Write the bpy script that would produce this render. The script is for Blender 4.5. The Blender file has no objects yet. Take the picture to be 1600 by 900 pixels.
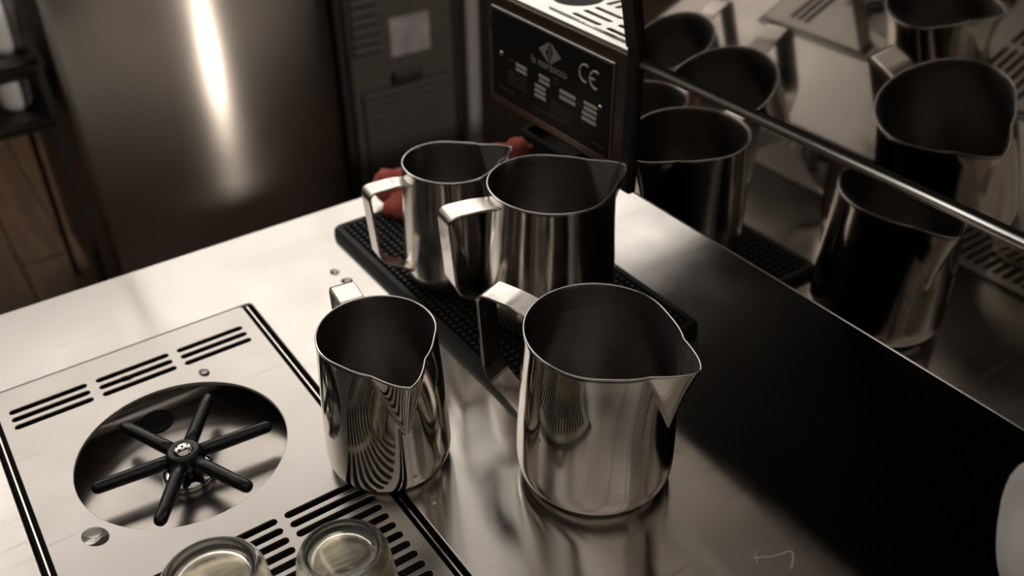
import bpy, bmesh, math, random
import numpy as np
from mathutils import Vector, Matrix, Euler
random.seed(7)
C = bpy.context.scene.collection
SC = bpy.context.scene
R = math.radians

# ------------------------------------------------------------------ camera
YAW, PITCH, ROLL, FPX, CAMH = 2.53986123, 0.61243045, -0.01137564, 1492.89, 0.45
fwd = Vector((math.cos(YAW) * math.cos(PITCH), math.sin(YAW) * math.cos(PITCH), -math.sin(PITCH)))
rgt = fwd.cross(Vector((0, 0, 1))).normalized()
upv = rgt.cross(fwd)
r2 = math.cos(ROLL) * rgt + math.sin(ROLL) * upv
u2 = -math.sin(ROLL) * rgt + math.cos(ROLL) * upv
cam_d = bpy.data.cameras.new('camera')
cam = bpy.data.objects.new('camera', cam_d)
C.objects.link(cam)
cam.matrix_world = Matrix(((r2.x, u2.x, -fwd.x, 0), (r2.y, u2.y, -fwd.y, 0), (r2.z, u2.z, -fwd.z, CAMH), (0, 0, 0, 1)))
cam_d.sensor_width = 36.0
cam_d.lens = 36.0 * FPX / 1600.0
cam_d.clip_start = 0.02
cam_d.dof.use_dof = True
cam_d.dof.focus_distance = 0.565
cam_d.dof.aperture_fstop = 6.3
SC.camera = cam

# ------------------------------------------------------------------ world, exposure
w = bpy.data.worlds.new('world')
SC.world = w
w.use_nodes = True
w.node_tree.nodes['Background'].inputs[0].default_value = (1.0, 0.9, 0.82, 1)
w.node_tree.nodes['Background'].inputs[1].default_value = 0.03
vs = SC.view_settings
vs.view_transform = 'Standard'
vs.look = 'None'
vs.gamma = 1.0
vs.use_curve_mapping = False
vs.exposure = 0.0
PANEL_LIGHT = 2.0      # radiance of the ceiling panels
PENDANT_LIGHT = 60.0
DIM_FILL = .55         # unseen fill panels added over the front side

# ------------------------------------------------------------------ helpers
def new_mat(name):
    m = bpy.data.materials.new(name)
    m.use_nodes = True
    return m, m.node_tree.nodes, m.node_tree.links, m.node_tree.nodes['Principled BSDF']

def mat(name, col, rough=0.5, metal=0.0, aniso=0.0, tan=None, noise=0.0, nscale=40.0, nstretch=(1, 1, 1),
        rnoise=0.0, bump=0.0, bscale=200.0, emit=None, spec=None, coat=0.0):
    m, N, L, p = new_mat(name)
    p.inputs['Base Color'].default_value = (*col, 1)
    p.inputs['Roughness'].default_value = rough
    p.inputs['Metallic'].default_value = metal
    if spec is not None: p.inputs['Specular IOR Level'].default_value = spec
    if coat: p.inputs['Coat Weight'].default_value = coat
    if aniso:
        p.inputs['Anisotropic'].default_value = aniso
        c = N.new('ShaderNodeCombineXYZ')
        for i in range(3): c.inputs[i].default_value = tan[i]
        L.new(c.outputs[0], p.inputs['Tangent'])
    if noise or rnoise or bump:
        tc = N.new('ShaderNodeTexCoord')
        mp = N.new('ShaderNodeMapping')
        mp.inputs['Scale'].default_value = nstretch
        L.new(tc.outputs['Object'], mp.inputs[0])
        nt = N.new('ShaderNodeTexNoise')
        nt.inputs['Scale'].default_value = nscale
        nt.inputs['Detail'].default_value = 5
        L.new(mp.outputs[0], nt.inputs['Vector'])
        if noise:
            r = N.new('ShaderNodeMapRange')
            r.inputs['From Min'].default_value = .3
            r.inputs['From Max'].default_value = .7
            r.inputs['To Min'].default_value = 1 - noise
            r.inputs['To Max'].default_value = 1 + noise
            L.new(nt.outputs[0], r.inputs[0])
            mx = N.new('ShaderNodeVectorMath')
            mx.operation = 'SCALE'
            mx.inputs[0].default_value = col
            L.new(r.outputs[0], mx.inputs['Scale'])
            L.new(mx.outputs[0], p.inputs['Base Color'])
        if rnoise:
            r = N.new('ShaderNodeMapRange')
            r.inputs['From Min'].default_value = .35
            r.inputs['From Max'].default_value = .7
            r.inputs['To Min'].default_value = max(.01, rough - rnoise)
            r.inputs['To Max'].default_value = rough + rnoise
            L.new(nt.outputs[0], r.inputs[0])
            L.new(r.outputs[0], p.inputs['Roughness'])
        if bump:
            nb = N.new('ShaderNodeTexNoise')
            nb.inputs['Scale'].default_value = bscale
            nb.inputs['Detail'].default_value = 3
            L.new(mp.outputs[0], nb.inputs['Vector'])
            b = N.new('ShaderNodeBump')
            b.inputs['Strength'].default_value = bump
            b.inputs['Distance'].default_value = .001
            L.new(nb.outputs[0], b.inputs['Height'])
            L.new(b.outputs[0], p.inputs['Normal'])
    if emit:
        p.inputs['Emission Color'].default_value = (*emit[0], 1)
        p.inputs['Emission Strength'].default_value = emit[1]
    return m

def scratched(m, scale=30, amount=.25):
    """fine random scratches that roughen the steel"""
    N, L = m.node_tree.nodes, m.node_tree.links
    p = N['Principled BSDF']
    tc = N.new('ShaderNodeTexCoord')
    fac = None
    for ang, st in ((.5, 1.0), (1.35, 1.4), (-.4, .8)):
        mp = N.new('ShaderNodeMapping')
        mp.inputs['Rotation'].default_value = (0, 0, ang)
        mp.inputs['Scale'].default_value = (scale * st, scale * .05 * st, 1)
        L.new(tc.outputs['Object'], mp.inputs[0])
        nt = N.new('ShaderNodeTexNoise')
        nt.inputs['Scale'].default_value = 9
        nt.inputs['Detail'].default_value = 2
        L.new(mp.outputs[0], nt.inputs['Vector'])
        rp = N.new('ShaderNodeMapRange')
        rp.inputs['From Min'].default_value = .66
        rp.inputs['From Max'].default_value = .74
        L.new(nt.outputs[0], rp.inputs[0])
        if fac is None: fac = rp.outputs[0]
        else:
            mx = N.new('ShaderNodeMath'); mx.operation = 'MAXIMUM'
            L.new(fac, mx.inputs[0]); L.new(rp.outputs[0], mx.inputs[1]); fac = mx.outputs[0]
    mu = N.new('ShaderNodeMath'); mu.operation = 'MULTIPLY_ADD'
    mu.inputs[1].default_value = amount
    base = p.inputs['Roughness']
    L.new(fac, mu.inputs[0])
    if base.is_linked: L.new(base.links[0].from_socket, mu.inputs[2])
    else: mu.inputs[2].default_value = base.default_value
    L.new(mu.outputs[0], base)
    return m

M = {}
STEEL = (.62, .585, .55)
M['counter'] = scratched(mat('brushed_counter_steel', STEEL, .175, 1, .96, (1, 0, 0), rnoise=.04, nscale=14), 26, .05)
M['rinser'] = scratched(mat('rinser_steel', (.585, .55, .515), .31, 1, .4, (1, 0, 0), rnoise=.02, nscale=20), 30, .05)
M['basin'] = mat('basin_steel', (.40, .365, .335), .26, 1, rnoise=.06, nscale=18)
M['polish'] = mat('polished_pitcher_steel', (.66, .62, .575), .085, 1, .45, (0, 0, 1), rnoise=.025, nscale=60)
M['brushed'] = mat('brushed_pitcher_steel', (.66, .62, .575), .17, 1, .75, (0, 0, 1), rnoise=.04, nscale=60)
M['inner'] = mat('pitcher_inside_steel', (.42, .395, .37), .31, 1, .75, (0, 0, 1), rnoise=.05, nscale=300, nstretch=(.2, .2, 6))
M['handle'] = mat('handle_steel', (.68, .64, .60), .2, 1, rnoise=.06, nscale=80)
M['rim'] = mat('rim_steel', (.8, .77, .73), .16, 1, noise=.04)
M['mirror'] = mat('polished_panel_steel', (.46, .425, .39), .045, 1, noise=.03, nscale=6, rnoise=.012)
M['rail'] = mat('satin_rail_steel', (.9, .87, .83), .26, 1, noise=.03)
M['chrome'] = mat('chrome', (.8, .77, .74), .08, 1, noise=.03)
M['box_steel'] = mat('drip_box_steel', (.36, .31, .27), .32, 1, .6, (1, 0, 0), rnoise=.05, nscale=20)
M['grille'] = mat('grille_steel', (.92, .89, .85), .38, 1, rnoise=.05, nscale=30)
M['black'] = mat('black_powder_coat', (.022, .021, .020), .45, 0, noise=.2, nscale=200)
M['black_speck'] = mat('black_textured_coat', (.014, .013, .012), .35, 0, bump=.6, bscale=900, noise=.2)
M['plastic'] = mat('black_plastic', (.014, .014, .015), .28, 0, rnoise=.08, nscale=90)
M['rubber'] = mat('black_rubber', (.010, .0095, .009), .62, 0, noise=.25, nscale=120)
M['tray'] = mat('matt_black_rubber', (.012, .011, .010), .8, 0, noise=.2, spec=.1)
M['gap'] = mat('dark_gap', (.01, .009, .009), .7, 0, noise=.2)
M['pan'] = mat('shaded_pan', (.05, .044, .038), .5, .3, noise=.3, nscale=40)  # dark tone stands in for the shade under the slots
M['plate'] = mat('name_plate_black', (.010, .011, .009), .4, 0, noise=.1)
M['print'] = mat('plate_print_silver', (.75, .70, .66), .5, .0, noise=.05)
M['print_dim'] = mat('plate_print_dim', (.10, .093, .088), .5, .3, noise=.05)
M['emblem'] = mat('plate_emblem_grey', (.42, .40, .38), .5, .0, noise=.05)
M['edge'] = mat('plate_edge_steel', (.6, .54, .49), .35, 1, noise=.05)
M['fridge'] = mat('brushed_fridge_steel', (.46, .40, .35), .34, 1, 1.0, (0, 0, 1), rnoise=.02, nscale=8)
M['fridge_side'] = mat('dark_steel', (.14, .125, .11), .4, 1, noise=.1)
M['grey_panel'] = mat('compressor_panel_grey', (.085, .072, .062), .5, .3, noise=.06)
M['slat'] = mat('louvre_grey', (.10, .085, .074), .5, .3, noise=.05)
M['sticker'] = mat('sticker_white', (.26, .235, .23), .5, 0, noise=.35, nscale=18)
M['wood'] = mat('brown_floor_wood', (.085, .046, .023), .5, 0, noise=.35, nscale=5, nstretch=(1, 9, 1))
M['joint'] = mat('floor_joint', (.03, .018, .011), .8, 0, noise=.2)
M['plaster'] = mat('wall_plaster', (.72, .68, .63), .85, 0, noise=.04, nscale=6)
M['dark_wall'] = mat('dark_wall_paint', (.045, .04, .036), .7, 0, noise=.12, nscale=6)
M['ceiling'] = mat('ceiling_paint', (.42, .39, .36), .9, 0, noise=.03, nscale=4)
M['rack'] = mat('rack_dark_metal', (.045, .039, .034), .45, .5, noise=.15, nscale=20)
M['white'] = mat('white_stoneware', (.72, .68, .65), .35, 0, noise=.04, nscale=20)
M['cloth_white'] = mat('white_towel', (.82, .79, .77), .9, 0, noise=.05, nscale=60, bump=.35, bscale=700)
M['cloth_red'] = mat('red_cloth', (.62, .13, .095), .85, 0, noise=.2, nscale=80, bump=.4, bscale=900)
M['green'] = mat('leaf_green', (.12, .2, .03), .6, 0, noise=.2)
M['post'] = mat('post_grey', (.30, .275, .26), .5, .2, noise=.05)
M['scuff'] = mat('pale_scuff', (.75, .73, .7), .6, 0, noise=.1)
M['lamp'] = mat('panel_glow', (.9, .9, .9), .5, 0, emit=((1.0, .945, .875), PANEL_LIGHT), noise=.01)
M['fill_dim'] = mat('dim_fill_glow', (.9, .9, .9), .5, 0, emit=((1.0, .92, .84), DIM_FILL), noise=.01)
M['strip_glow'] = mat('wall_strip_glow', (.9, .9, .9), .5, 0, emit=((1.0, .945, .875), PANEL_LIGHT * 2.2), noise=.01)
M['bulb'] = mat('bulb_glow', (.9, .9, .9), .5, 0, emit=((1.0, .93, .85), PENDANT_LIGHT), noise=.01)
M['bulb_warm'] = mat('warm_bulb_glow', (.9, .8, .6), .5, 0, emit=((1.0, .72, .45), PENDANT_LIGHT * .22), noise=.01)
M['panelframe'] = mat('panel_frame_white', (.7, .68, .65), .5, 0, noise=.03)

def glass_mat(name, col, rough=0.0, ior=1.5):
    m, N, L, p = new_mat(name)
    p.inputs['Base Color'].default_value = (*col, 1)
    p.inputs['Transmission Weight'].default_value = 1
    p.inputs['IOR'].default_value = ior
    p.inputs['Roughness'].default_value = rough
    tc = N.new('ShaderNodeTexCoord')
    nt = N.new('ShaderNodeTexNoise'); nt.inputs['Scale'].default_value = 90
    L.new(tc.outputs['Object'], nt.inputs['Vector'])
    b = N.new('ShaderNodeBump'); b.inputs['Strength'].default_value = .12; b.inputs['Distance'].default_value = .001
    L.new(nt.outputs[0], b.inputs['Height']); L.new(b.outputs[0], p.inputs['Normal'])
    return m
M['glass'] = glass_mat('tinted_glass', (.95, .92, .80), .14)
M['water'] = glass_mat('water', (1, 1, 1), 0.0, 1.33)

def tag(o, label=None, cat=None, group=None, kind=None):
    if label: o['label'] = label
    if cat: o['category'] = cat
    if group: o['group'] = group
    if kind: o['kind'] = kind
    return o

def empty(name, loc, label, cat, group=None, rz=0):
    o = bpy.data.objects.new(name, None)
    o.empty_display_size = .02
    C.objects.link(o)
    o.location = loc
    o.rotation_euler = (0, 0, rz)
    return tag(o, label, cat, group)

def origin(o):
    v = Vector((0, 0, 0))
    while o is not None:
        v += o.location
        o = o.parent
    return v

def link(name, me, m, parent=None, smooth=False, local=False):
    """world-coordinate mesh -> object (re-based on its parent's origin unless local)"""
    o = bpy.data.objects.new(name, me)
    C.objects.link(o)
    if m is not None:
        me.materials.clear(); me.materials.append(m)
    if parent is not None:
        o.parent = parent
        if not local: me.transform(Matrix.Translation(-origin(parent)))
    if smooth:
        for pl in me.polygons: pl.use_smooth = True
    return o

def from_bm(name, bm, m, parent=None, smooth=False, local=False):
    me = bpy.data.meshes.new(name)
    bmesh.ops.recalc_face_normals(bm, faces=bm.faces)
    bm.to_mesh(me); bm.free()
    return link(name, me, m, parent, smooth, local)

def box_bm(bm, x0, x1, y0, y1, z0, z1, bev=0.0, seg=2):
    vs_ = [bm.verts.new(p) for p in ((x0, y0, z0), (x1, y0, z0), (x1, y1, z0), (x0, y1, z0), (x0, y0, z1), (x1, y0, z1), (x1, y1, z1), (x0, y1, z1))]
    fs = [bm.faces.new([vs_[i] for i in f]) for f in ((3, 2, 1, 0), (4, 5, 6, 7), (0, 1, 5, 4), (1, 2, 6, 5), (2, 3, 7, 6), (3, 0, 4, 7))]
    if bev:
        es = list({e for f in fs for e in f.edges})
        bmesh.ops.bevel(bm, geom=es, offset=bev, segments=seg, affect='EDGES', profile=.5)

def box(name, b, m, parent=None, bev=0.0, seg=2):
    bm = bmesh.new()
    box_bm(bm, *b, bev=bev, seg=seg)
    return from_bm(name, bm, m, parent)

def lathe_bm(bm, prof, n=48, c=(0, 0, 0)):
    rows = []
    for r, z in prof:
        if r < 1e-6: rows.append([bm.verts.new((c[0], c[1], c[2] + z))])
        else: rows.append([bm.verts.new((c[0] + r * math.cos(2 * math.pi * i / n), c[1] + r * math.sin(2 * math.pi * i / n), c[2] + z)) for i in range(n)])
    for a, b in zip(rows, rows[1:]):
        for i in range(n):
            j = (i + 1) % n
            if len(a) == 1 and len(b) == 1: continue
            if len(a) == 1: bm.faces.new((a[0], b[j], b[i]))
            elif len(b) == 1: bm.faces.new((a[i], a[j], b[0]))
            else: bm.faces.new((a[i], a[j], b[j], b[i]))

def lathe(name, prof, m, parent=None, c=(0, 0, 0), n=48, smooth=True, local=False):
    bm = bmesh.new()
    lathe_bm(bm, prof, n, c)
    return from_bm(name, bm, m, parent, smooth, local)

def tube_bm(bm, pts, r, n=10, closed=False, taper=None):
    pts = [Vector(p) for p in pts]
    rings = []
    for i, p in enumerate(pts):
        if closed: d = pts[(i + 1) % len(pts)] - pts[i - 1]
        else: d = pts[min(i + 1, len(pts) - 1)] - pts[max(i - 1, 0)]
        d.normalize()
        a = d.orthogonal().normalized() if abs(d.z) > .95 else d.cross(Vector((0, 0, 1))).normalized()
        b = d.cross(a)
        rr = r if taper is None else r * taper[i]
        rings.append([bm.verts.new(p + rr * (math.cos(2 * math.pi * k / n) * a + math.sin(2 * math.pi * k / n) * b)) for k in range(n)])
    m_ = len(rings) if closed else len(rings) - 1
    for i in range(m_):
        a, b = rings[i], rings[(i + 1) % len(rings)]
        for k in range(n): bm.faces.new((a[k], a[(k + 1) % n], b[(k + 1) % n], b[k]))
    if not closed:
        bm.faces.new(rings[0][::-1]); bm.faces.new(rings[-1])

def tube(name, pts, r, m, parent=None, n=10, closed=False, taper=None, local=False):
    bm = bmesh.new()
    tube_bm(bm, pts, r, n, closed, taper)
    return from_bm(name, bm, m, parent, True, local)

def catmull(pts, sub=8):
    P = [np.array(p, float) for p in pts]
    P = [2 * P[0] - P[1]] + P + [2 * P[-1] - P[-2]]
    out = []
    for i in range(1, len(P) - 2):
        a, b, c, d = P[i - 1:i + 3]
        for k in range(sub):
            t = k / sub
            out.append(.5 * (2 * b + (c - a) * t + (2 * a - 5 * b + 4 * c - d) * t * t + (3 * b - a - 3 * c + d) * t ** 3))
    out.append(P[-2])
    return out

def rounded(pts, rad, seg=6):
    """polyline with its inner corners rounded"""
    pts = [np.array(p, float) for p in pts]
    out = [pts[0]]
    for i in range(1, len(pts) - 1):
        a, b, c = pts[i - 1:i + 2]
        u = (a - b); lu = np.linalg.norm(u); v = (c - b); lv = np.linalg.norm(v)
        r = min(rad, lu * .48, lv * .48)
        p, q = b + u / lu * r, b + v / lv * r
        for k in range(seg + 1):
            t = k / seg
            out.append((1 - t) ** 2 * p + 2 * t * (1 - t) * b + t * t * q)
    out.append(pts[-1])
    return out

def sheet(name, loops, z0, z1, m, parent=None, bev=0.0):
    """flat sheet with holes: first loop is the outline, the rest are cut-outs (x, y)"""
    cu = bpy.data.curves.new(name, 'CURVE')
    cu.dimensions = '2D'; cu.fill_mode = 'BOTH'
    cu.extrude = (z1 - z0) / 2 - bev
    cu.bevel_depth = bev; cu.bevel_resolution = 1
    cu.offset = -bev
    for lp in loops:
        s = cu.splines.new('POLY'); s.points.add(len(lp) - 1); s.use_cyclic_u = True
        for p, q in zip(s.points, lp): p.co = (q[0], q[1], 0, 1)
    t = bpy.data.objects.new(name, cu); C.objects.link(t)
    dg = bpy.context.evaluated_depsgraph_get()
    me = bpy.data.meshes.new_from_object(t.evaluated_get(dg))
    bpy.data.objects.remove(t); bpy.data.curves.remove(cu)
    me.transform(Matrix.Translation((0, 0, (z0 + z1) / 2)))
    me.name = name
    return link(name, me, m, parent)

def slot_loop(x0, x1, y0, y1, seg=6):
    """stadium; long side along the longer extent"""
    out = []
    if (y1 - y0) >= (x1 - x0):
        r = (x1 - x0) / 2; cx = (x0 + x1) / 2
        for k in range(seg + 1): a = math.pi * k / seg; out.append((cx + r * math.cos(a), y1 - r + r * math.sin(a)))
        for k in range(seg + 1): a = math.pi + math.pi * k / seg; out.append((cx + r * math.cos(a), y0 + r + r * math.sin(a)))
    else:
        r = (y1 - y0) / 2; cy = (y0 + y1) / 2
        for k in range(seg + 1): a = -math.pi / 2 + math.pi * k / seg; out.append((x1 - r + r * math.cos(a), cy + r * math.sin(a)))
        for k in range(seg + 1): a = math.pi / 2 + math.pi * k / seg; out.append((x0 + r + r * math.cos(a), cy + r * math.sin(a)))
    return out

def circle_loop(cx, cy, r, n=96):
    return [(cx + r * math.cos(2 * math.pi * k / n), cy + r * math.sin(2 * math.pi * k / n)) for k in range(n)]

def rect_loop(x0, x1, y0, y1, r=0.0, seg=5):
    if r <= 0: return [(x0, y0), (x1, y0), (x1, y1), (x0, y1)]
    out = []
    for cx, cy, a0 in ((x1 - r, y0 + r, -90), (x1 - r, y1 - r, 0), (x0 + r, y1 - r, 90), (x0 + r, y0 + r, 180)):
        for k in range(seg + 1):
            a = R(a0 + 90 * k / seg); out.append((cx + r * math.cos(a), cy + r * math.sin(a)))
    return out

def text_mesh(s, size, extr=.0003, spacing=1.0):
    cu = bpy.data.curves.new('t', 'FONT')
    cu.body = s; cu.size = size; cu.extrude = extr; cu.align_x = 'CENTER'; cu.align_y = 'CENTER'; cu.space_character = spacing
    t = bpy.data.objects.new('t', cu); C.objects.link(t)
    me = bpy.data.meshes.new_from_object(t.evaluated_get(bpy.context.evaluated_depsgraph_get()))
    bpy.data.objects.remove(t); bpy.data.curves.remove(cu)
    return me

# ------------------------------------------------------------------ the room
FLZ, CEZ = -0.90, 1.75
FXD = -1.75          # front of the refrigerator
RX0, RX1, RY0, RY1 = -3.6, 2.6, -3.2, 3.6
def structure(o): o['kind'] = 'structure'; return o
fl = structure(box('floor', (RX0, RX1, RY0, RY1, FLZ - .06, FLZ - .006), M['joint']))
plank0 = None
yy = -1.2
k = 0
while yy < 2.0:                                   # floorboards in the aisle behind the counter
    for (xa, xb) in ((RX0 + .005, -2.05 - .35 * (k % 2)), (-2.045 - .35 * (k % 2), -.30)):
        if plank0 is None or True:
            p = box('plank', (xa, xb, yy + .002, yy + .118, FLZ - .012, FLZ + random.uniform(-.001, .001)), M['wood'], fl, bev=.002, seg=1)
    yy += .12; k += 1
structure(box('ceiling', (RX0, RX1, RY0, RY1, CEZ, CEZ + .05), M['ceiling']))
structure(box('wall_back', (RX0 - .1, RX0, RY0, RY1, FLZ, CEZ), M['plaster']))
structure(box('wall_left', (RX0, RX1, RY0 - .1, RY0, FLZ, CEZ), M['dark_wall']))
structure(box('wall_right', (RX0, RX1, RY1, RY1 + .1, FLZ, CEZ), M['dark_wall']))
structure(box('wall_front', (RX1, RX1 + .1, RY0, RY1, FLZ, CEZ), M['dark_wall']))
structure(box('trim_1', (RX0, RX0 + .02, RY0, RY1, FLZ, .35), M['dark_wall']))

# ceiling panels: unseen glowing panels, added: bright over the aisle, dim fill in front
def ceiling_panel(x, y, m, label, group):
    t = empty('light_panel', (x, y, CEZ), label, 'ceiling light', group)
    sx, sy = .31, .395
    sheet('frame', [rect_loop(x - sx, x + sx, y - sy, y + sy), rect_loop(x - sx + .012, x + sx - .012, y - sy + .012, y + sy - .012)], CEZ - .014, CEZ - .001, M['panelframe'], t)
    box('diffuser', (x - sx + .012, x + sx - .012, y - sy + .012, y + sy - .012, CEZ - .01, CEZ - .004), M[m], t)
for py in (-1.5, -.7, .1, .9, 1.7, 2.5):
    for px in (-3.05, -2.35): ceiling_panel(px, py, 'lamp', 'unseen bright panel added above the aisle for the steel to reflect', 'added bright panels over the aisle')
    for px in (-1.50, -.2, .7, 1.6): ceiling_panel(px, py, 'fill_dim', 'unseen dim panel added as fill above the front of the counter', 'added dim fill panels over the front side')

t = empty('wall_strip', (RX0, 1.9, 1.42), 'unseen glowing strip added on the back wall to brighten the drip grille', 'light strip')  # added glowing strip, out of view, brightens the drip grille
box('backplate', (RX0, RX0 + .03, .50, 3.30, 1.32, 1.54), M['panelframe'], t)
box('diffuser', (RX0 + .031, RX0 + .06, .53, 3.27, 1.34, 1.52), M['strip_glow'], t, bev=.01)
def spot(x, y, z, target, watts, angle, label):
    d = (Vector(target) - Vector((x, y, z))).normalized()
    t = empty('streak_spotlight', (x, y, CEZ), label, 'spotlight')
    tube('stem', [(x, y, CEZ), (x, y, z + .02)], .008, M['black'], t, 10)
    a = Vector((x, y, z))
    tube('housing', [a - d * .07, a - d * .069, a + d * .05], .045, M['black'], t, 24, taper=(.6, 1, 1))
    l = bpy.data.lights.new('spot_beam', 'SPOT'); l.energy = watts; l.color = (1.0, .93, .85)
    l.spot_size = R(angle); l.spot_blend = .5; l.shadow_soft_size = .03
    o = bpy.data.objects.new('spot_beam', l); C.objects.link(o); o.parent = t
    o.location = a + d * .055 - Vector(t.location); o.rotation_euler = d.to_track_quat('-Z', 'Y').to_euler()
def pendant(x, y, z, r, m, label):
    t = empty('pendant_lamp', (x, y, CEZ), label, 'pendant lamp')
    tube('cord', [(x, y, CEZ), (x, y, z + r + .03)], .003, M['black'], t, 8)
    lathe('socket', [(0, r + .045), (.014, r + .045), (.016, r + .01), (.010, r - .004), (0, r - .004)], M['black'], t, (x, y, z), 20)
    prof = [(r * math.sin(a), -r * math.cos(a)) for a in np.linspace(0, math.pi, 17)]
    prof[0] = (0, -r); prof[-1] = (0, r)
    lathe('bulb', prof, m, t, (x, y, z), 24)
spot(1.2, 1.40, 1.60, (FXD, .53, -.50), 190, 32, 'unseen black spotlight added for the bright streak on the refrigerator door')  # unseen beam, added to draw the streak down the door
pendant(1.1, 1.37, 1.05, .045, M['bulb'], 'white globe pendant lamp hanging beyond the espresso machine')
pendant(1.1, .95, 1.05, .04, M['bulb_warm'], 'amber globe pendant lamp hanging in front of the counter')
pendant(1.1, 1.85, 1.05, .04, M['bulb_warm'], 'amber globe pendant lamp farthest along the counter')

# ------------------------------------------------------------------ counter
OPX0, OPX1, OPY0, OPY1 = -.634, -.22, -.0225, .1795       # rinser opening
ct = empty('steel_counter', (-.35, .2, FLZ), 'brushed stainless steel bar counter under the pitchers', 'counter')
sheet('worktop', [rect_loop(-.735, .30, -1.6, 1.7), rect_loop(OPX0, OPX1, OPY0, OPY1, .004)], -.030, 0.0, M['counter'], ct, bev=.0012)
bm = bmesh.new()
for b in ((-.70, -.68, -1.55, 1.65, FLZ, -.031), (.24, .26, -1.55, 1.65, FLZ, -.031), (-.68, .24, -1.55, -1.53, FLZ, -.031), (-.68, .24, 1.63, 1.65, FLZ, -.031), (-.68, .24, -1.53, 1.63, FLZ, FLZ + .05)):
    box_bm(bm, *b)
from_bm('cabinet_body', bm, M['fridge_side'], ct)
# pale scuff left on the steel
sc = tube('scuff_mark', catmull([(-.2215, .3205, .0001), (-.2155, .331, .0001), (-.2125, .3415, .0001), (-.2085, .340, .0001), (-.2035, .3325, .0001)], 6), .0008, M['scuff'], ct, 6)
sc.scale = (1, 1, 1)
tube('scuff_mark', [(-.2175, .3195, .0001), (-.2235, .3245, .0001), (-.224, .329, .0001)], .0005, M['scuff'], ct, 6)

# ------------------------------------------------------------------ pitcher rinser let into the counter
rn = empty('pitcher_rinser', (-.502, .0785, 0), 'steel pitcher rinser plate with round basin and six-armed black sprayer', 'rinser')
PX0, PX1, PY0, PY1 = -.6325, -.223, -.0155, .1715
loops = [rect_loop(PX0, PX1, PY0, PY1, .003), circle_loop(-.502, .0785, .0680)]
YG = ((-.0085, .0440), (.0505, .1035), (.1100, .1615))
SW = .0042
for x in (-.606, -.597, -.588):
    for a, b in YG: loops.append(slot_loop(x - SW / 2 - .0004, x + SW / 2 + .0004, a, b))
for i in range(20):
    x = -.4085 + .00876 * i
    for a, b in YG:
        if x < -.228: loops.append(slot_loop(x - SW / 2 - .0005, x + SW / 2 + .0005, a, b + .0012))
sheet('plate', loops, -.0018, .0006, M['rinser'], rn, bev=.0003)
# bowl under the round opening, dark pan under the slots
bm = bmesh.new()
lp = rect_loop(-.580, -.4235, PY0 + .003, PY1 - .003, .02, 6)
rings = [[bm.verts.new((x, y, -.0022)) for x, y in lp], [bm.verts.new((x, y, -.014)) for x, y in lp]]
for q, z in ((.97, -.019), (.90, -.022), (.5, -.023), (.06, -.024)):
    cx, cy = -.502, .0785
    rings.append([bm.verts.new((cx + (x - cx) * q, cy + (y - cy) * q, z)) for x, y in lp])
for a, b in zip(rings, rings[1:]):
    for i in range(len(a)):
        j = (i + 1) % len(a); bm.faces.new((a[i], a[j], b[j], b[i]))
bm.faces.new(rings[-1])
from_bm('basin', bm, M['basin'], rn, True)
bm = bmesh.new()
for bx in ((PX0, PX1, PY0, PY1, -.030, -.028), (PX0, PX1, PY0, PY0 + .0015, -.028, -.002), (PX0, PX1, PY1 - .0015, PY1, -.028, -.002), (PX0, PX0 + .0015, PY0 + .0015, PY1 - .0015, -.028, -.002), (PX1 - .0015, PX1, PY0 + .0015, PY1 - .0015, -.028, -.002)):
    box_bm(bm, *bx)
from_bm('drain_pan', bm, M['pan'], rn)
# gutters either side: dark channel and a thin steel rib
for y0, y1, ry in ((OPY0 + .0004, PY0 - .0004, PY0 - .0035), (PY1 + .0004, OPY1 - .0004, PY1 + .0040)):
    box('gutter', (OPX0 + .002, OPX1 - .002, y0, y1, -.014, -.011), M['gap'], rn)
    box('gutter_rib', (OPX0 + .002, OPX1 - .002, ry - .0005, ry + .0005, -.0108, -.0010), M['handle'], rn)
box('gutter', (OPX0 + .0003, PX0 - .0002, OPY0 + .002, OPY1 - .002, -.014, -.006), M['gap'], rn)
lathe('drain', [(0, .0010), (.007, .0010), (.009, .0022), (.0110, .0022), (.0118, 0)], M['gap'], rn, (-.5650, .0765, -.0222), 32)
lathe('valve_collar', [(.009, .0), (.0165, .0), (.0175, .002), (.0165, .005), (.0105, .006), (.009, .005)], M['chrome'], rn, (-.502, .0785, -.0236), 40)
lathe('valve_stem', [(0, 0), (.0085, 0), (.0085, .006), (.0065, .009), (.0065, .018), (0, .018)], M['plastic'], rn, (-.502, .0785, -.0235), 32)
hub = lathe('hub', [(0, -.009), (.0095, -.009), (.0112, -.007), (.0116, 0), (.0108, .003), (.0088, .0042), (.0072, .0036), (0, .0034)], M['plastic'], rn, (-.502, .0785, -.0035), 40)
lathe('spray_nozzle', [(0, .0064), (.0022, .0066), (.0048, .0060), (.0066, .0044), (.0072, .0034), (0, .0030)], M['chrome'], hub, (-.502, .0785, -.0035), 32)
for k in range(5):
    a = 2 * math.pi * k / 5 + .4
    lathe('nozzle_hole', [(0, .0005), (.0008, .0005), (.0010, 0)], M['gap'], hub, (-.502 + .0034 * math.cos(a), .0785 + .0034 * math.sin(a), -.0035 + .0060), 10)
lathe('nozzle_hole', [(0, .0005), (.0008, .0005), (.0010, 0)], M['gap'], hub, (-.502, .0785, -.0035 + .0064), 10)
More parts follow.
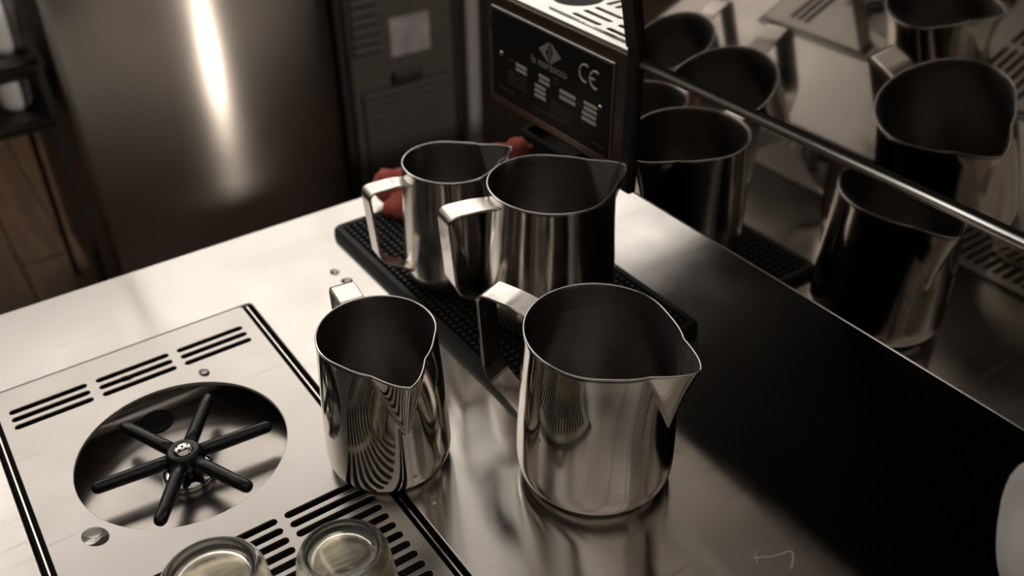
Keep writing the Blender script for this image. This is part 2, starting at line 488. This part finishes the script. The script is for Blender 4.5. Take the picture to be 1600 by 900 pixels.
for a in (144.0, 83.5, 24.5, -34.0, -94.0, -154.5):
    ca, sa = math.cos(R(a)), math.sin(R(a))
    ks = (.0085, .02, .035, .048, .0560, .0582, .0594)
    rr = (1.0, 1.0, .95, .92, .90, .72, .3)
    tube('arm', [(-.502 + q * ca, .0785 + q * sa, -.0060 + .0012 * q / .06) for q in ks], .0048, M['plastic'], rn, 14, taper=rr)

# ------------------------------------------------------------------ rubber bar mat
MX0, MX1, MY0, MY1, MZ = -.690, -.396, .2795, .4475, .009
mt = empty('bar_mat', ((MX0 + MX1) / 2, (MY0 + MY1) / 2, 0), 'black rubber bar mat with nubbed surface under the two back pitchers', 'bar mat')
bm = bmesh.new()
lo = rect_loop(MX0, MX1, MY0, MY1, .006)
li = rect_loop(MX0 + .007, MX1 - .007, MY0 + .007, MY1 - .007, .004)
def inset(l, d): 
    cx, cy = (MX0 + MX1) / 2, (MY0 + MY1) / 2
    return [(x - math.copysign(d, x - cx), y - math.copysign(d, y - cy)) for x, y in l]
rg = [[bm.verts.new((x, y, 0)) for x, y in lo], [bm.verts.new((x, y, MZ - .002)) for x, y in inset(lo, .0006)], [bm.verts.new((x, y, MZ)) for x, y in inset(lo, .0022)],
      [bm.verts.new((x, y, MZ)) for x, y in li], [bm.verts.new((x, y, .004)) for x, y in inset(li, .001)]]
for a, b in zip(rg, rg[1:]):
    for i in range(len(a)):
        j = (i + 1) % len(a); bm.faces.new((a[i], a[j], b[j], b[i]))
bm.faces.new(rg[-1]); bm.faces.new(rg[0][::-1])
from_bm('base', bm, M['rubber'], mt)
bm = bmesh.new()
nx, ny = 44, 24
for i in range(nx):
    for j in range(ny):
        x = MX0 + .011 + (MX1 - MX0 - .022) * i / (nx - 1); y = MY0 + .0115 + (MY1 - MY0 - .023) * j / (ny - 1)
        a = [bm.verts.new((x + .0024 * q, y + .0024 * t_, .0041)) for q, t_ in ((-1, -1), (1, -1), (1, 1), (-1, 1))]
        b = [bm.verts.new((x + .0017 * q, y + .0017 * t_, MZ - .0001)) for q, t_ in ((-1, -1), (1, -1), (1, 1), (-1, 1))]
        for k in range(4): bm.faces.new((a[k], a[(k + 1) % 4], b[(k + 1) % 4], b[k]))
        bm.faces.new(b)
tag(from_bm('nubs', bm, M['rubber'], mt), kind='stuff')

# ------------------------------------------------------------------ milk pitchers
def pitcher_body(prof, h, th, ext, w0, t0, dip=.003, n=192, rows=44):
    zs = np.array([p[0] for p in catmull(prof, 10)]); rs = np.array([p[1] for p in catmull(prof, 10)])
    o = np.argsort(zs); zs, rs = zs[o], rs[o]
    u = np.linspace(-1, 1, n, endpoint=False)
    phi = math.pi * (np.abs(u) ** 1.7) * np.sign(u)
    phi = np.unique(np.round(phi, 7)); n = len(phi)
    def S(f, z):
        q = z / h
        out = 0.0
        qa = min(1.0, max(0.0, (q - .50) / .50))          # wide flare of the rim
        if qa > 0:
            s_ = abs(f) / w0
            if s_ < 1: out += ext * .50 * qa ** 1.8 * (1 - s_) ** 2.0
            out -= .0012 * qa ** 2 * math.exp(-((s_ - 1.0) / .28) ** 2)
        qb = min(1.0, max(0.0, (q - t0) / (1 - t0)))      # folded pouch that runs down to a point
        if qb > 0:
            ww = R(25) * qb ** .9 + R(1.2)
            s_ = abs(f) / ww
            if s_ < 1:
                c = .30
                s2 = (math.sqrt(s_ * s_ + c * c) - c) / (math.sqrt(1 + c * c) - c)
                out += ext * .60 * qb ** .85 * (1 - s2) ** 1.3
        return out
    def pt(f, r, z, lift=0.0):
        rr = r + (S(f, z) if z > 0 else 0)
        zz = z - dip * (z / h) ** 4 * (1 + math.cos(f)) / 2 + lift
        return (rr * math.cos(f), rr * math.sin(f), zz)
    prof2 = []
    zo = np.concatenate([np.linspace(0, .02, 12), np.linspace(.02, h, rows)[1:]])
    for z in zo: prof2.append((float(np.interp(z, zs, rs)), z, 0.0))
    prof2.append((float(np.interp(h, zs, rs)) - th * .2, h, .0003))
    nout = len(prof2)
    prof2.append((float(np.interp(h, zs, rs)) - th * .8, h, .0003))
    for z in zo[::-1]:
        if z >= th + .0005: prof2.append((float(np.interp(z, zs, rs)) - th, z, 0.0))
    verts, faces, mi = [], [], []
    for r, z, l in prof2:
        for f in phi: verts.append(pt(float(f), r, z, l))
    for a in range(len(prof2) - 1):
        for i in range(n):
            j = (i + 1) % n
            faces.append((a * n + i, a * n + j, (a + 1) * n + j, (a + 1) * n + i)); mi.append(0 if a < nout else 1)
    verts.append((0, 0, .0012)); faces += [((i + 1) % n, i, len(verts) - 1) for i in range(n)]; mi += [0] * n
    b0 = (len(prof2) - 1) * n
    verts.append((0, 0, th + .001)); faces += [(b0 + i, b0 + (i + 1) % n, len(verts) - 1) for i in range(n)]; mi += [1] * n
    me = bpy.data.meshes.new('body')
    me.from_pydata(verts, [], faces)
    me.polygons.foreach_set('material_index', mi)
    me.polygons.foreach_set('use_smooth', [True] * len(faces))
    me.update()
    rimr = float(np.interp(h, zs, rs)) - th * .5
    rim = [pt(float(f), rimr, h, .0002) for f in phi]
    return me, rim, mi

def strap(path, wd, th):
    """flat strap swept along (r, z) points in the plane y = 0"""
    bm = bmesh.new()
    P = [np.array(p) for p in path]
    rings = []
    for i, p in enumerate(P):
        d = P[min(i + 1, len(P) - 1)] - P[max(i - 1, 0)]
        d = d / np.linalg.norm(d); nn = np.array([-d[1], d[0]])
        b = th * .35
        sec = [(-wd / 2 + b, th / 2), (wd / 2 - b, th / 2), (wd / 2, th / 2 - b), (wd / 2, -th / 2 + b), (wd / 2 - b, -th / 2), (-wd / 2 + b, -th / 2), (-wd / 2, -th / 2 + b), (-wd / 2, th / 2 - b)]
        rings.append([bm.verts.new((p[0] + nn[0] * t_, y, p[1] + nn[1] * t_)) for y, t_ in sec])
    for a, b in zip(rings, rings[1:]):
        for k in range(8): bm.faces.new((a[k], a[(k + 1) % 8], b[(k + 1) % 8], b[k]))
    bm.faces.new(rings[0]); bm.faces.new(rings[-1][::-1])
    return bm

BIG = dict(prof=[(0, .0395), (.0022, .0448), (.0065, .0481), (.013, .0495), (.022, .0497), (.05, .0488), (.08, .0471), (.10, .0459), (.112, .0456)], h=.112, th=.0010, ext=.0165, w0=R(56), t0=.52)
SMALL = dict(prof=[(0, .0325), (.002, .0365), (.0055, .0390), (.011, .0401), (.02, .0402), (.05, .0390), (.08, .0373), (.1013, .0364)], h=.1013, th=.0009, ext=.0165, w0=R(58), t0=.50)
HB = rounded([(-.0456, .1060), (-.058, .1080), (-.0835, .1085), (-.0795, .046), (-.0500, .0215)], .008, 8)
HS = rounded([(-.0367, .0925), (-.046, .0945), (-.0695, .0940), (-.0650, .0345), (-.0385, .0165)], .0065, 8)
_mesh, _midx = {}, {}
def pitcher(kind, loc, az, out, label, tilt=None, hm='handle'):
    t = empty('milk_pitcher', loc, label, 'pitcher', None, R(az))
    if tilt: t.rotation_euler = (tilt[0], tilt[1], R(az))
    if kind not in _mesh:
        d = BIG if kind == 'big' else SMALL
        me, rim, mi_list = pitcher_body(**d)
        h = strap(HB if kind == 'big' else HS, .0195 if kind == 'big' else .0165, .0020)
        hme = bpy.data.meshes.new('handle'); bmesh.ops.recalc_face_normals(h, faces=h.faces); h.to_mesh(hme); h.free()
        rb = bmesh.new(); tube_bm(rb, rim, .00075, 8, True)
        rme = bpy.data.meshes.new('rim'); bmesh.ops.recalc_face_normals(rb, faces=rb.faces); rb.to_mesh(rme); rb.free()
        for pl in rme.polygons: pl.use_smooth = True
        bmo = hme
        _mesh[kind] = (me, hme, rme); _midx[kind] = mi_list
    me, hme, rme = _mesh[kind]
    me = me.copy()
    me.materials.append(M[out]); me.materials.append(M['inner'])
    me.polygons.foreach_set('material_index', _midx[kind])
    b = bpy.data.objects.new('body', me); C.objects.link(b); b.parent = t
    hme = hme.copy(); hme.materials.clear(); hme.materials.append(M[hm])
    hd = bpy.data.objects.new('handle', hme); C.objects.link(hd); hd.parent = t
    rme = rme.copy(); rme.materials.clear(); rme.materials.append(M['rim'])
    r_ = bpy.data.objects.new('rim', rme); C.objects.link(r_); r_.parent = t
    return t
pitcher('big', (-.3333, .2914, .0002), 20.5, 'polish', 'large steel milk pitcher in front, standing on the bare steel counter')
pitcher('small', (-.4185, .1890, .0008), -7.8, 'polish', 'small steel milk pitcher standing half on the rinser slots')
pitcher('big', (-.4780, .3625, MZ + .0002), 82, 'brushed', 'large steel milk pitcher on the black mat below the name plate')
pitcher('small', (-.5655, .3315, MZ + .0002), 84, 'brushed', 'small steel milk pitcher on the black mat, farthest back')

# ------------------------------------------------------------------ upturned glasses on the slotted plate
def glass(x, y, rt, rb, h, label):
    t = empty('drinking_glass', (x, y, .0008), label, 'glass')
    f = rt * .76
    prof = [(rb - .0022, 0), (rb, .0006), (rb, .004), (rt + (rb - rt) * .35, h * .6), (rt + .0006, h - .012), (rt, h - .0065), (rt - .0012, h - .0030), (rt - .0034, h - .0007), (rt - .0052, h), (f + .0006, h - .0004), (f - .0002, h - .0016), (f - .0012, h - .0019), (f * .5, h - .0018), (0, h - .0018)]
    inn = [(0, h - .0085), (rt - .010, h - .0086), (rt - .0062, h - .0098), (rt - .0040, h - .014), (rt + (rb - rt) * .35 - .003, h * .6), (rb - .003, .004), (rb - .0022, 0)]
    bm = bmesh.new()
    lathe_bm(bm, prof + inn, 64, (0, 0, 0))
    bmesh.ops.remove_doubles(bm, verts=bm.verts, dist=1e-6)
    return from_bm('tumbler', bm, M['glass'], t, True, True)
glass(-.3360, .0490, .0268, .0330, .066, 'upturned clear glass tumbler on the rinser plate, nearest the sprayer')
glass(-.3120, .1085, .0238, .0305, .066, 'upturned clear glass tumbler with amber rim on the rinser slots')

# ------------------------------------------------------------------ espresso machine
YP, ZB, ZR = .4306, .0958, .1965             # side panel plane, its lower edge, height of the chrome rail
XF, XB = -.474, .25                           # front end and back end of the side panel
em = empty('espresso_machine', (-.1, .75, 0), 'espresso machine with mirror polished side panel and black edged drip tray', 'espresso machine')
box('lower_side_panel', (XF + .008, XB, YP, YP + .004, ZB, ZR - .003), M['mirror'], em, bev=.0005, seg=1)
TL = R(11.6)
def up(y, z):      # point on the overhanging upper panel: distance out of it y, along it z
    return (YP - math.sin(TL) * z + math.cos(TL) * y, ZR + math.cos(TL) * z + math.sin(TL) * y)
def slab(name, x0, x1, ya, yb, za, zb, m):
    bm = bmesh.new()
    c = [up(ya, za), up(yb, za), up(yb, zb), up(ya, zb)]
    v = [bm.verts.new((x, *q)) for x in (x0, x1) for q in c]
    for f in ((0, 1, 2, 3), (7, 6, 5, 4), (0, 4, 5, 1), (1, 5, 6, 2), (2, 6, 7, 3), (3, 7, 4, 0)): bm.faces.new([v[i] for i in f])
    return from_bm(name, bm, m, em)
slab('upper_side_panel', XF + .010, XB, 0, .004, .003, .26, M['mirror'])
tube('chrome_rail', [(XF + .010, YP - .0005, ZR), (XB, YP - .0005, ZR)], .0030, M['rail'], em, 16)
tube('panel_hem', [(XF + .010, YP - .0004, ZB + .0003), (XB, YP - .0004, ZB + .0003)], .0004, M['rail'], em, 10)
box('rail_channel', (XF + .010, XB, YP - .0012, YP + .004, ZR + .0028, ZR + .0062), M['black'], em)
box('edge_trim', (XF - .004, XF + .008, YP - .004, YP + .05, ZB - .002, ZR + .012), M['black'], em, bev=.002)
slab('edge_trim', XF - .002, XF + .010, -.004, .045, .012, .26, M['black'])
# body behind the panels
bm = bmesh.new()
box_bm(bm, XF + .012, XB, YP + .006, 1.25, ZB + .006, ZR)
from_bm('body', bm, M['black'], em)
bm = bmesh.new()
box_bm(bm, XF + .06, XB, YP + .012, 1.25, ZR + .001, ZR + .24)
from_bm('upper_body', bm, M['black'], em)
# underside: smooth base pan with a chamfered corner inside the textured chassis
box('chassis', (-.600, XB, YP + .006, 1.25, ZB + .002, ZB + .0055), M['black_speck'], em)
sheet('base_pan', [[(-.600, YP + .012), (-.14, YP + .012), (-.199, .560), (-.2885, .652), (-.600, .645)]], ZB - .001, ZB + .0015, M['black'], em)
for x, y in ((-.40, .66), (.15, .66), (-.40, 1.15), (.15, 1.15)):
    lathe('foot', [(0, 0), (.022, 0), (.024, .004), (.020, .012), (.016, .02), (.016, ZB + .0015), (0, ZB + .0015)], M['black'], em, (x, y, .0003), 28)
# drip tray at the machine's front
DX0, DX1, DZ0, DZ1 = -.657, XF - .0045, .1030, .1985
db = box('drip_box', (DX0, DX1, YP + .0045, .95, .140, DZ1), M['box_steel'], em, bev=.002)
box('drip_side_skirt', (DX0, DX1, YP, YP + .004, DZ0, DZ1), M['box_steel'], em, bev=.0012)
gl = [rect_loop(DX0 + .001, DX1 - .001, YP + .001, .94, .002), circle_loop(-.592, .474, .021, 48)]
for y in (.4485, .4595, .4705):
    for a, b in ((-.5655, -.5325), (-.5245, -.4920)): gl.append(slot_loop(a, b, y - .0022, y + .0022))
for i in range(8):
    x = -.565 + .0102 * i
    gl.append(slot_loop(x - .0022, x + .0022, .4815, .512))
    gl.append(slot_loop(x - .0022, x + .0022, .522, .552))
sheet('drip_grille', gl, DZ1 + .0003, DZ1 + .0028, M['grille'], em, bev=.0005)
box('drip_well', (DX0 + .004, DX1 - .004, YP + .006, .93, DZ1 + .0001, DZ1 + .0003), M['gap'], em)
tube('grille_wire', [(-.585, YP + .0095, DZ1 + .0035), (DX1 - .001, YP + .0095, DZ1 + .0035)], .0008, M['chrome'], em, 8)
# name plate on the side of the drip tray
NX0, NX1, NZ0, NZ1 = -.6495, -.4945, .1115, .1868
npl = box('name_plate', (NX0 - .0018, NX1 + .0018, YP - .0012, YP - .0001, NZ0 - .0018, NZ1 + .0018), M['edge'], em, bev=.0003, seg=1)
box('plate_face', (NX0, NX1, YP - .0016, YP - .0011, NZ0, NZ1), M['plate'], npl)
YT = YP - .0018
def plate_text(name, s, size, x, z, m, sx=1.0, spacing=1.0):
    me = text_mesh(s, size, .0002, spacing)
    me.transform(Matrix.Translation((x, YT, z)) @ Matrix.Rotation(math.pi / 2, 4, 'X') @ Matrix.Diagonal((sx, 1, 1, 1)))
    return link(name, me, m, npl)
plate_text('lettering', 'la marzocco', .0096, -.5700, .1608, M['emblem'], 1.0)
def arc_text_c(cx, cz, r, bar):
    pts = [(cx + r * math.cos(R(a)), YT, cz + r * math.sin(R(a))) for a in range(62, 300, 14)]
    tube('ce_mark', pts, .0009, M['print'], npl, 8)
    if bar: tube('ce_mark', [(cx - r, YT, cz), (cx - r * .12, YT, cz)], .0009, M['print'], npl, 8)
arc_text_c(-.5245, .1704, .0068, False)
arc_text_c(-.5120, .1692, .0068, True)
def flat(name, pts, m):          # flat print on the plate, (x, z) outline
    bm = bmesh.new()
    a = [bm.verts.new((x, YT + .0002, z)) for x, z in pts]; b = [bm.verts.new((x, YT - .0001, z)) for x, z in pts]
    bm.faces.new(a); bm.faces.new(b[::-1])
    for i in range(len(pts)): bm.faces.new((a[i], a[(i + 1) % len(pts)], b[(i + 1) % len(pts)], b[i]))
    return from_bm(name, bm, m, npl)
ex, ez = -.5690, .1722
flat('emblem', [(ex - .0145, ez), (ex - .001, ez + .0088), (ex - .001, ez - .0088)], M['emblem'])
flat('emblem', [(ex + .0145, ez), (ex + .001, ez - .0088), (ex + .001, ez + .0088)], M['emblem'])
flat('emblem', [(ex - .0055, ez - .001), (ex - .002, ez + .005), (ex - .002, ez - .006)], M['print'])
flat('emblem', [(ex + .0045, ez + .001), (ex + .002, ez - .004), (ex + .002, ez + .006)], M['print_dim'])
def bars(x0, x1, ztop, n, m, dz=.0042, hh=.0026):
    for i in range(n):
        z = ztop - dz * i
        flat('print_bar', [(x0, z - hh), (x1, z - hh), (x1, z), (x0, z)], m)
bars(-.6150, -.6000, .1500, 2, M['print'])
bars(-.5830, -.5690, .1510, 2, M['print'])
bars(-.5885, -.5740, .1412, 3, M['print'])
bars(-.5555, -.5355, .1478, 2, M['print'], .0050, .0030)
bars(-.5250, -.5095, .1488, 2, M['print'])
bars(-.5270, -.5100, .1402, 2, M['print'], .0046, .0028)
bars(-.6260, -.6180, .1505, 1, M['print_dim'], hh=.0014)
bars(-.6260, -.6000, .1400, 4, M['print_dim'], .0034, .0012)
bars(-.5665, -.5400, .1340, 4, M['print_dim'], .0036, .0013)
bars(-.5640, -.5570, .1545, 2, M['print_dim'], .0036, .0013)
bars(-.5900, -.5500, .1210, 1, M['print_dim'], hh=.0014)
bars(-.5330, -.5270, .1470, 2, M['print_dim'], .0036, .0013)
bars(-.6400, -.6180, .1215, 1, M['print_dim'], hh=.0012)
bars(-.5150, -.5000, .1190, 1, M['print_dim'], hh=.0010)
for x, z in ((-.6355, .1513), (-.5054, .1498)):
    bm = bmesh.new(); lathe_bm(bm, [(0, .0018), (.0014, .0016), (.0024, .0008), (.0027, 0), (0, 0)], 20)
    bmesh.ops.transform(bm, matrix=Matrix.Translation((x, YT + .0002, z)) @ Matrix.Rotation(math.pi / 2, 4, 'X'), verts=bm.verts)
    from_bm('screw', bm, M['rim'], npl, True)

tr = empty('added_dark_tray', (-.69, .66, 0), 'low black tray added to darken the counter under the drip tray', 'tray')  # added piece that makes the counter under the drip tray dark
sheet('base', [rect_loop(-.733, -.650, .512, .80, .01)], .0003, .010, M['tray'], tr, bev=.001)
sheet('raised_lip', [rect_loop(-.733, -.650, .512, .80, .01), rect_loop(-.727, -.656, .518, .794, .006)], .0101, .022, M['tray'], tr, bev=.001)

# ------------------------------------------------------------------ cloths
def lumpy(name, blobs, m, parent, sub=4, amp=.0015, freq=90, seed=0):
    bm = bmesh.new()
    for c, r, rot in blobs:
        b2 = bmesh.new(); bmesh.ops.create_icosphere(b2, subdivisions=sub, radius=1)
        for v in b2.verts:
            p = v.co.copy()
            s = 1 + .10 * math.sin(5 * p.x + 3 * p.z + seed) * math.cos(4 * p.y + seed) + .05 * math.sin(11 * p.y + 7 * p.x + seed)
            v.co = p * s
        bmesh.ops.transform(b2, matrix=Matrix.Translation(c) @ Euler(rot).to_matrix().to_4x4() @ Matrix.Diagonal((*r, 1)), verts=b2.verts)
        tmp = bpy.data.meshes.new('t'); b2.to_mesh(tmp); b2.free(); bm.from_mesh(tmp); bpy.data.meshes.remove(tmp)
    o = from_bm(name, bm, m, parent, True)
    return o
tag(lumpy('red_cloth', [((-.705, .425, .0165), (.014, .082, .014), (0, 0, -.06)), ((-.700, .352, .020), (.024, .016, .018), (.2, 0, .5)), ((-.676, .345, .014), (.015, .018, .013), (0, .1, .2)), ((-.699, .487, .018), (.011, .013, .013), (0, 0, .3))], M['cloth_red'], None, 3, seed=1),
    'crumpled red cloth on the counter edge behind the back pitchers', 'cloth')
tag(lumpy('white_towel', [((-.068, .358, .124), (.050, .044, .054), (0, 0, .2)), ((-.049, .354, .055), (.056, .044, .049), (.15, 0, -.2))], M['cloth_white'], None, 5, seed=2.0),
    'rounded bundle of white towel at the right edge of the counter', 'towel')

# ------------------------------------------------------------------ water drops and crumbs
def drop(x, y, rx, ry, h, rz, label, z=0.0):
    bm = bmesh.new()
    prof = [(1.0, 0), (.985, .25), (.9, .6), (.7, .88), (.4, .98), (0, 1.0)]
    lathe_bm(bm, prof, 28)
    bm.faces.new([v for v in bm.verts if abs(v.co.z) < 1e-9][:28])
    bmesh.ops.transform(bm, matrix=Matrix.Translation((x, y, z)) @ Matrix.Rotation(rz, 4, 'Z') @ Matrix.Diagonal((rx, ry, h, 1)), verts=bm.verts)
    tag(from_bm('water_drop', bm, M['water'], None, True), label, 'water drop', 'water drops around the rinser')
drop(-.4600, .0105, .0092, .0068, .0006, .5, 'flat water puddle on the rinser plate beside the basin', .0007)
drop(-.6340, .2545, .0045, .0038, .0013, .2, 'water drop on the counter near the mat corner, farther back', .0001)
drop(-.6165, .2570, .0050, .0035, .0013, .9, 'water drop on the counter near the mat corner, closer in front', .0001)
drop(-.5700, .1180, .0050, .0035, .0008, .2, 'shallow water drop between the rear slots and the basin', .0007)
drop(-.3640, .1900, .0022, .0020, .0012, 0, 'tiny water drop on the steel beside the small front pitcher', .0001)
bm = bmesh.new()
for s in (-1, 1):
    v = [bm.verts.new(p) for p in ((-.5995, .0665, .0012), (-.5965, .0690 + .002 * s, .0030), (-.5945, .0740, .0018), (-.5972, .0705, .0010))]
    bm.faces.new(v)
tag(from_bm('leaf_scrap', bm, M['green']), 'tiny green leaf scrap caught in the rear rinser slots', 'leaf')

# ------------------------------------------------------------------ refrigerator across the aisle
FX = -1.75
fr = empty('refrigerator', (FX - .3, .7, FLZ), 'stainless under-counter refrigerator with louvred compressor panel across the aisle', 'refrigerator')
ZT = -.02
box('body', (FX - .60, FX - .03, .252, 1.62, FLZ + .08, ZT), M['fridge_side'], fr)
bm = bmesh.new()                       # slightly bowed door
ys = np.linspace(.250, .785, 33)
pr = [(FX - .028, .250)] + [(FX + .045 * (1 - ((y - .5175) / .2675) ** 2) - .045 + .018, y) for y in ys] + [(FX - .028, .785)]
ra = [bm.verts.new((x, y, FLZ + .10)) for x, y in pr]; rb_ = [bm.verts.new((x, y, ZT - .005)) for x, y in pr]
for i in range(len(pr) - 1): bm.faces.new((ra[i], ra[i + 1], rb_[i + 1], rb_[i]))
bm.faces.new((ra[-1], ra[0], rb_[0], rb_[-1])); bm.faces.new(ra); bm.faces.new(rb_[::-1])
dr = from_bm('door', bm, M['fridge'], fr)
for pl in dr.data.polygons: pl.use_smooth = len(pl.vertices) == 4 and pl.area < .02
box('door_gasket', (FX - .030, FX - .02, .786, .802, FLZ + .10, ZT - .005), M['gap'], fr)
cp = box('compressor_panel', (FX - .028, FX - .004, .803, 1.052, FLZ + .10, ZT - .005), M['grey_panel'], fr, bev=.004)
box('louvre_shade', (FX - .0045, FX - .0035, .818, 1.039, -.672, -.380), M['gap'], cp)  # flat dark sheets in place of the shade between slats
box('louvre_shade', (FX - .0045, FX - .0035, .808, .876, -.300, -.090), M['gap'], cp)
for i in range(17):      # lower louvre
    z = -.385 - .0165 * i
    box('louvre_slat', (FX - .005, FX + .004, .822, 1.035, z - .0105, z), M['slat'], cp)
for i in range(10):      # upper louvre
    z = -.10 - .020 * i
    box('louvre_slat', (FX - .005, FX + .004, .812, .872, z - .012, z), M['slat'], cp)
box('sticker', (FX - .005, FX - .003, .900, .995, -.318, -.235), M['sticker'], cp)
box('panel_latch', (FX - .005, FX + .012, .895, .965, -.375, -.350), M['rack'], cp, bev=.003)
box('door_gasket', (FX - .030, FX - .02, 1.053, 1.085, FLZ + .10, ZT - .005), M['gap'], fr)
box('corner_post', (FX - .028, FX + .004, 1.086, 1.118, FLZ + .08, ZT - .005), M['post'], fr, bev=.004)
box('door', (FX - .028, FX - .01, 1.12, 1.62, FLZ + .10, ZT - .005), M['fridge_side'], fr, bev=.006)
box('top', (FX - .60, FX + .005, .245, 1.625, ZT, ZT + .03), M['fridge_side'], fr, bev=.003)
for x in (FX - .55, FX - .08):
    for y in (.30, 1.57): lathe('foot', [(0, 0), (.02, 0), (.02, .02), (.012, .025), (.012, .082), (0, .082)], M['black'], fr, (x, y, FLZ + .001), 16)

# open rack left of the refrigerator
rk = empty('shelf_rack', (-2.05, -.1, FLZ), 'dark metal open shelf rack left of the refrigerator', 'shelf')
for x in (-2.28, -1.81):
    for y in (-.44, .228): box('post', (x - .006, x + .006, y - .006, y + .006, FLZ + .001, .05), M['rack'], rk)
for z in (-.298, -.182):
    s = box('shelf_board', (-2.29, -1.80, -.45, .238, z - .012, z), M['rack'], rk)
    tube('rail', [(-1.795, -.45, z + .004), (-1.795, .226, z + .004)], .008, M['handle'] if z > -.25 else M['fridge_side'], rk, 10)
def cup(x, y, z, r, h, label):
    lathe('cup', [(0, 0), (r * .7, 0), (r * .9, h * .15), (r, h * .6), (r, h), (r - .004, h), (r - .005, h * .6), (r * .7, h * .12), (0, h * .1)], M['white'], None, (x, y, z), 28)
    o = C.objects[-1]
    tag(o, label, 'cup', 'cups on the rack')
cup(-1.91, .185, -.298 + .0005, .036, .085, 'white cup on the lower shelf of the dark rack')
cup(-1.885, .192, -.182 + .0005, .038, .105, 'white cup on the upper shelf of the dark rack')
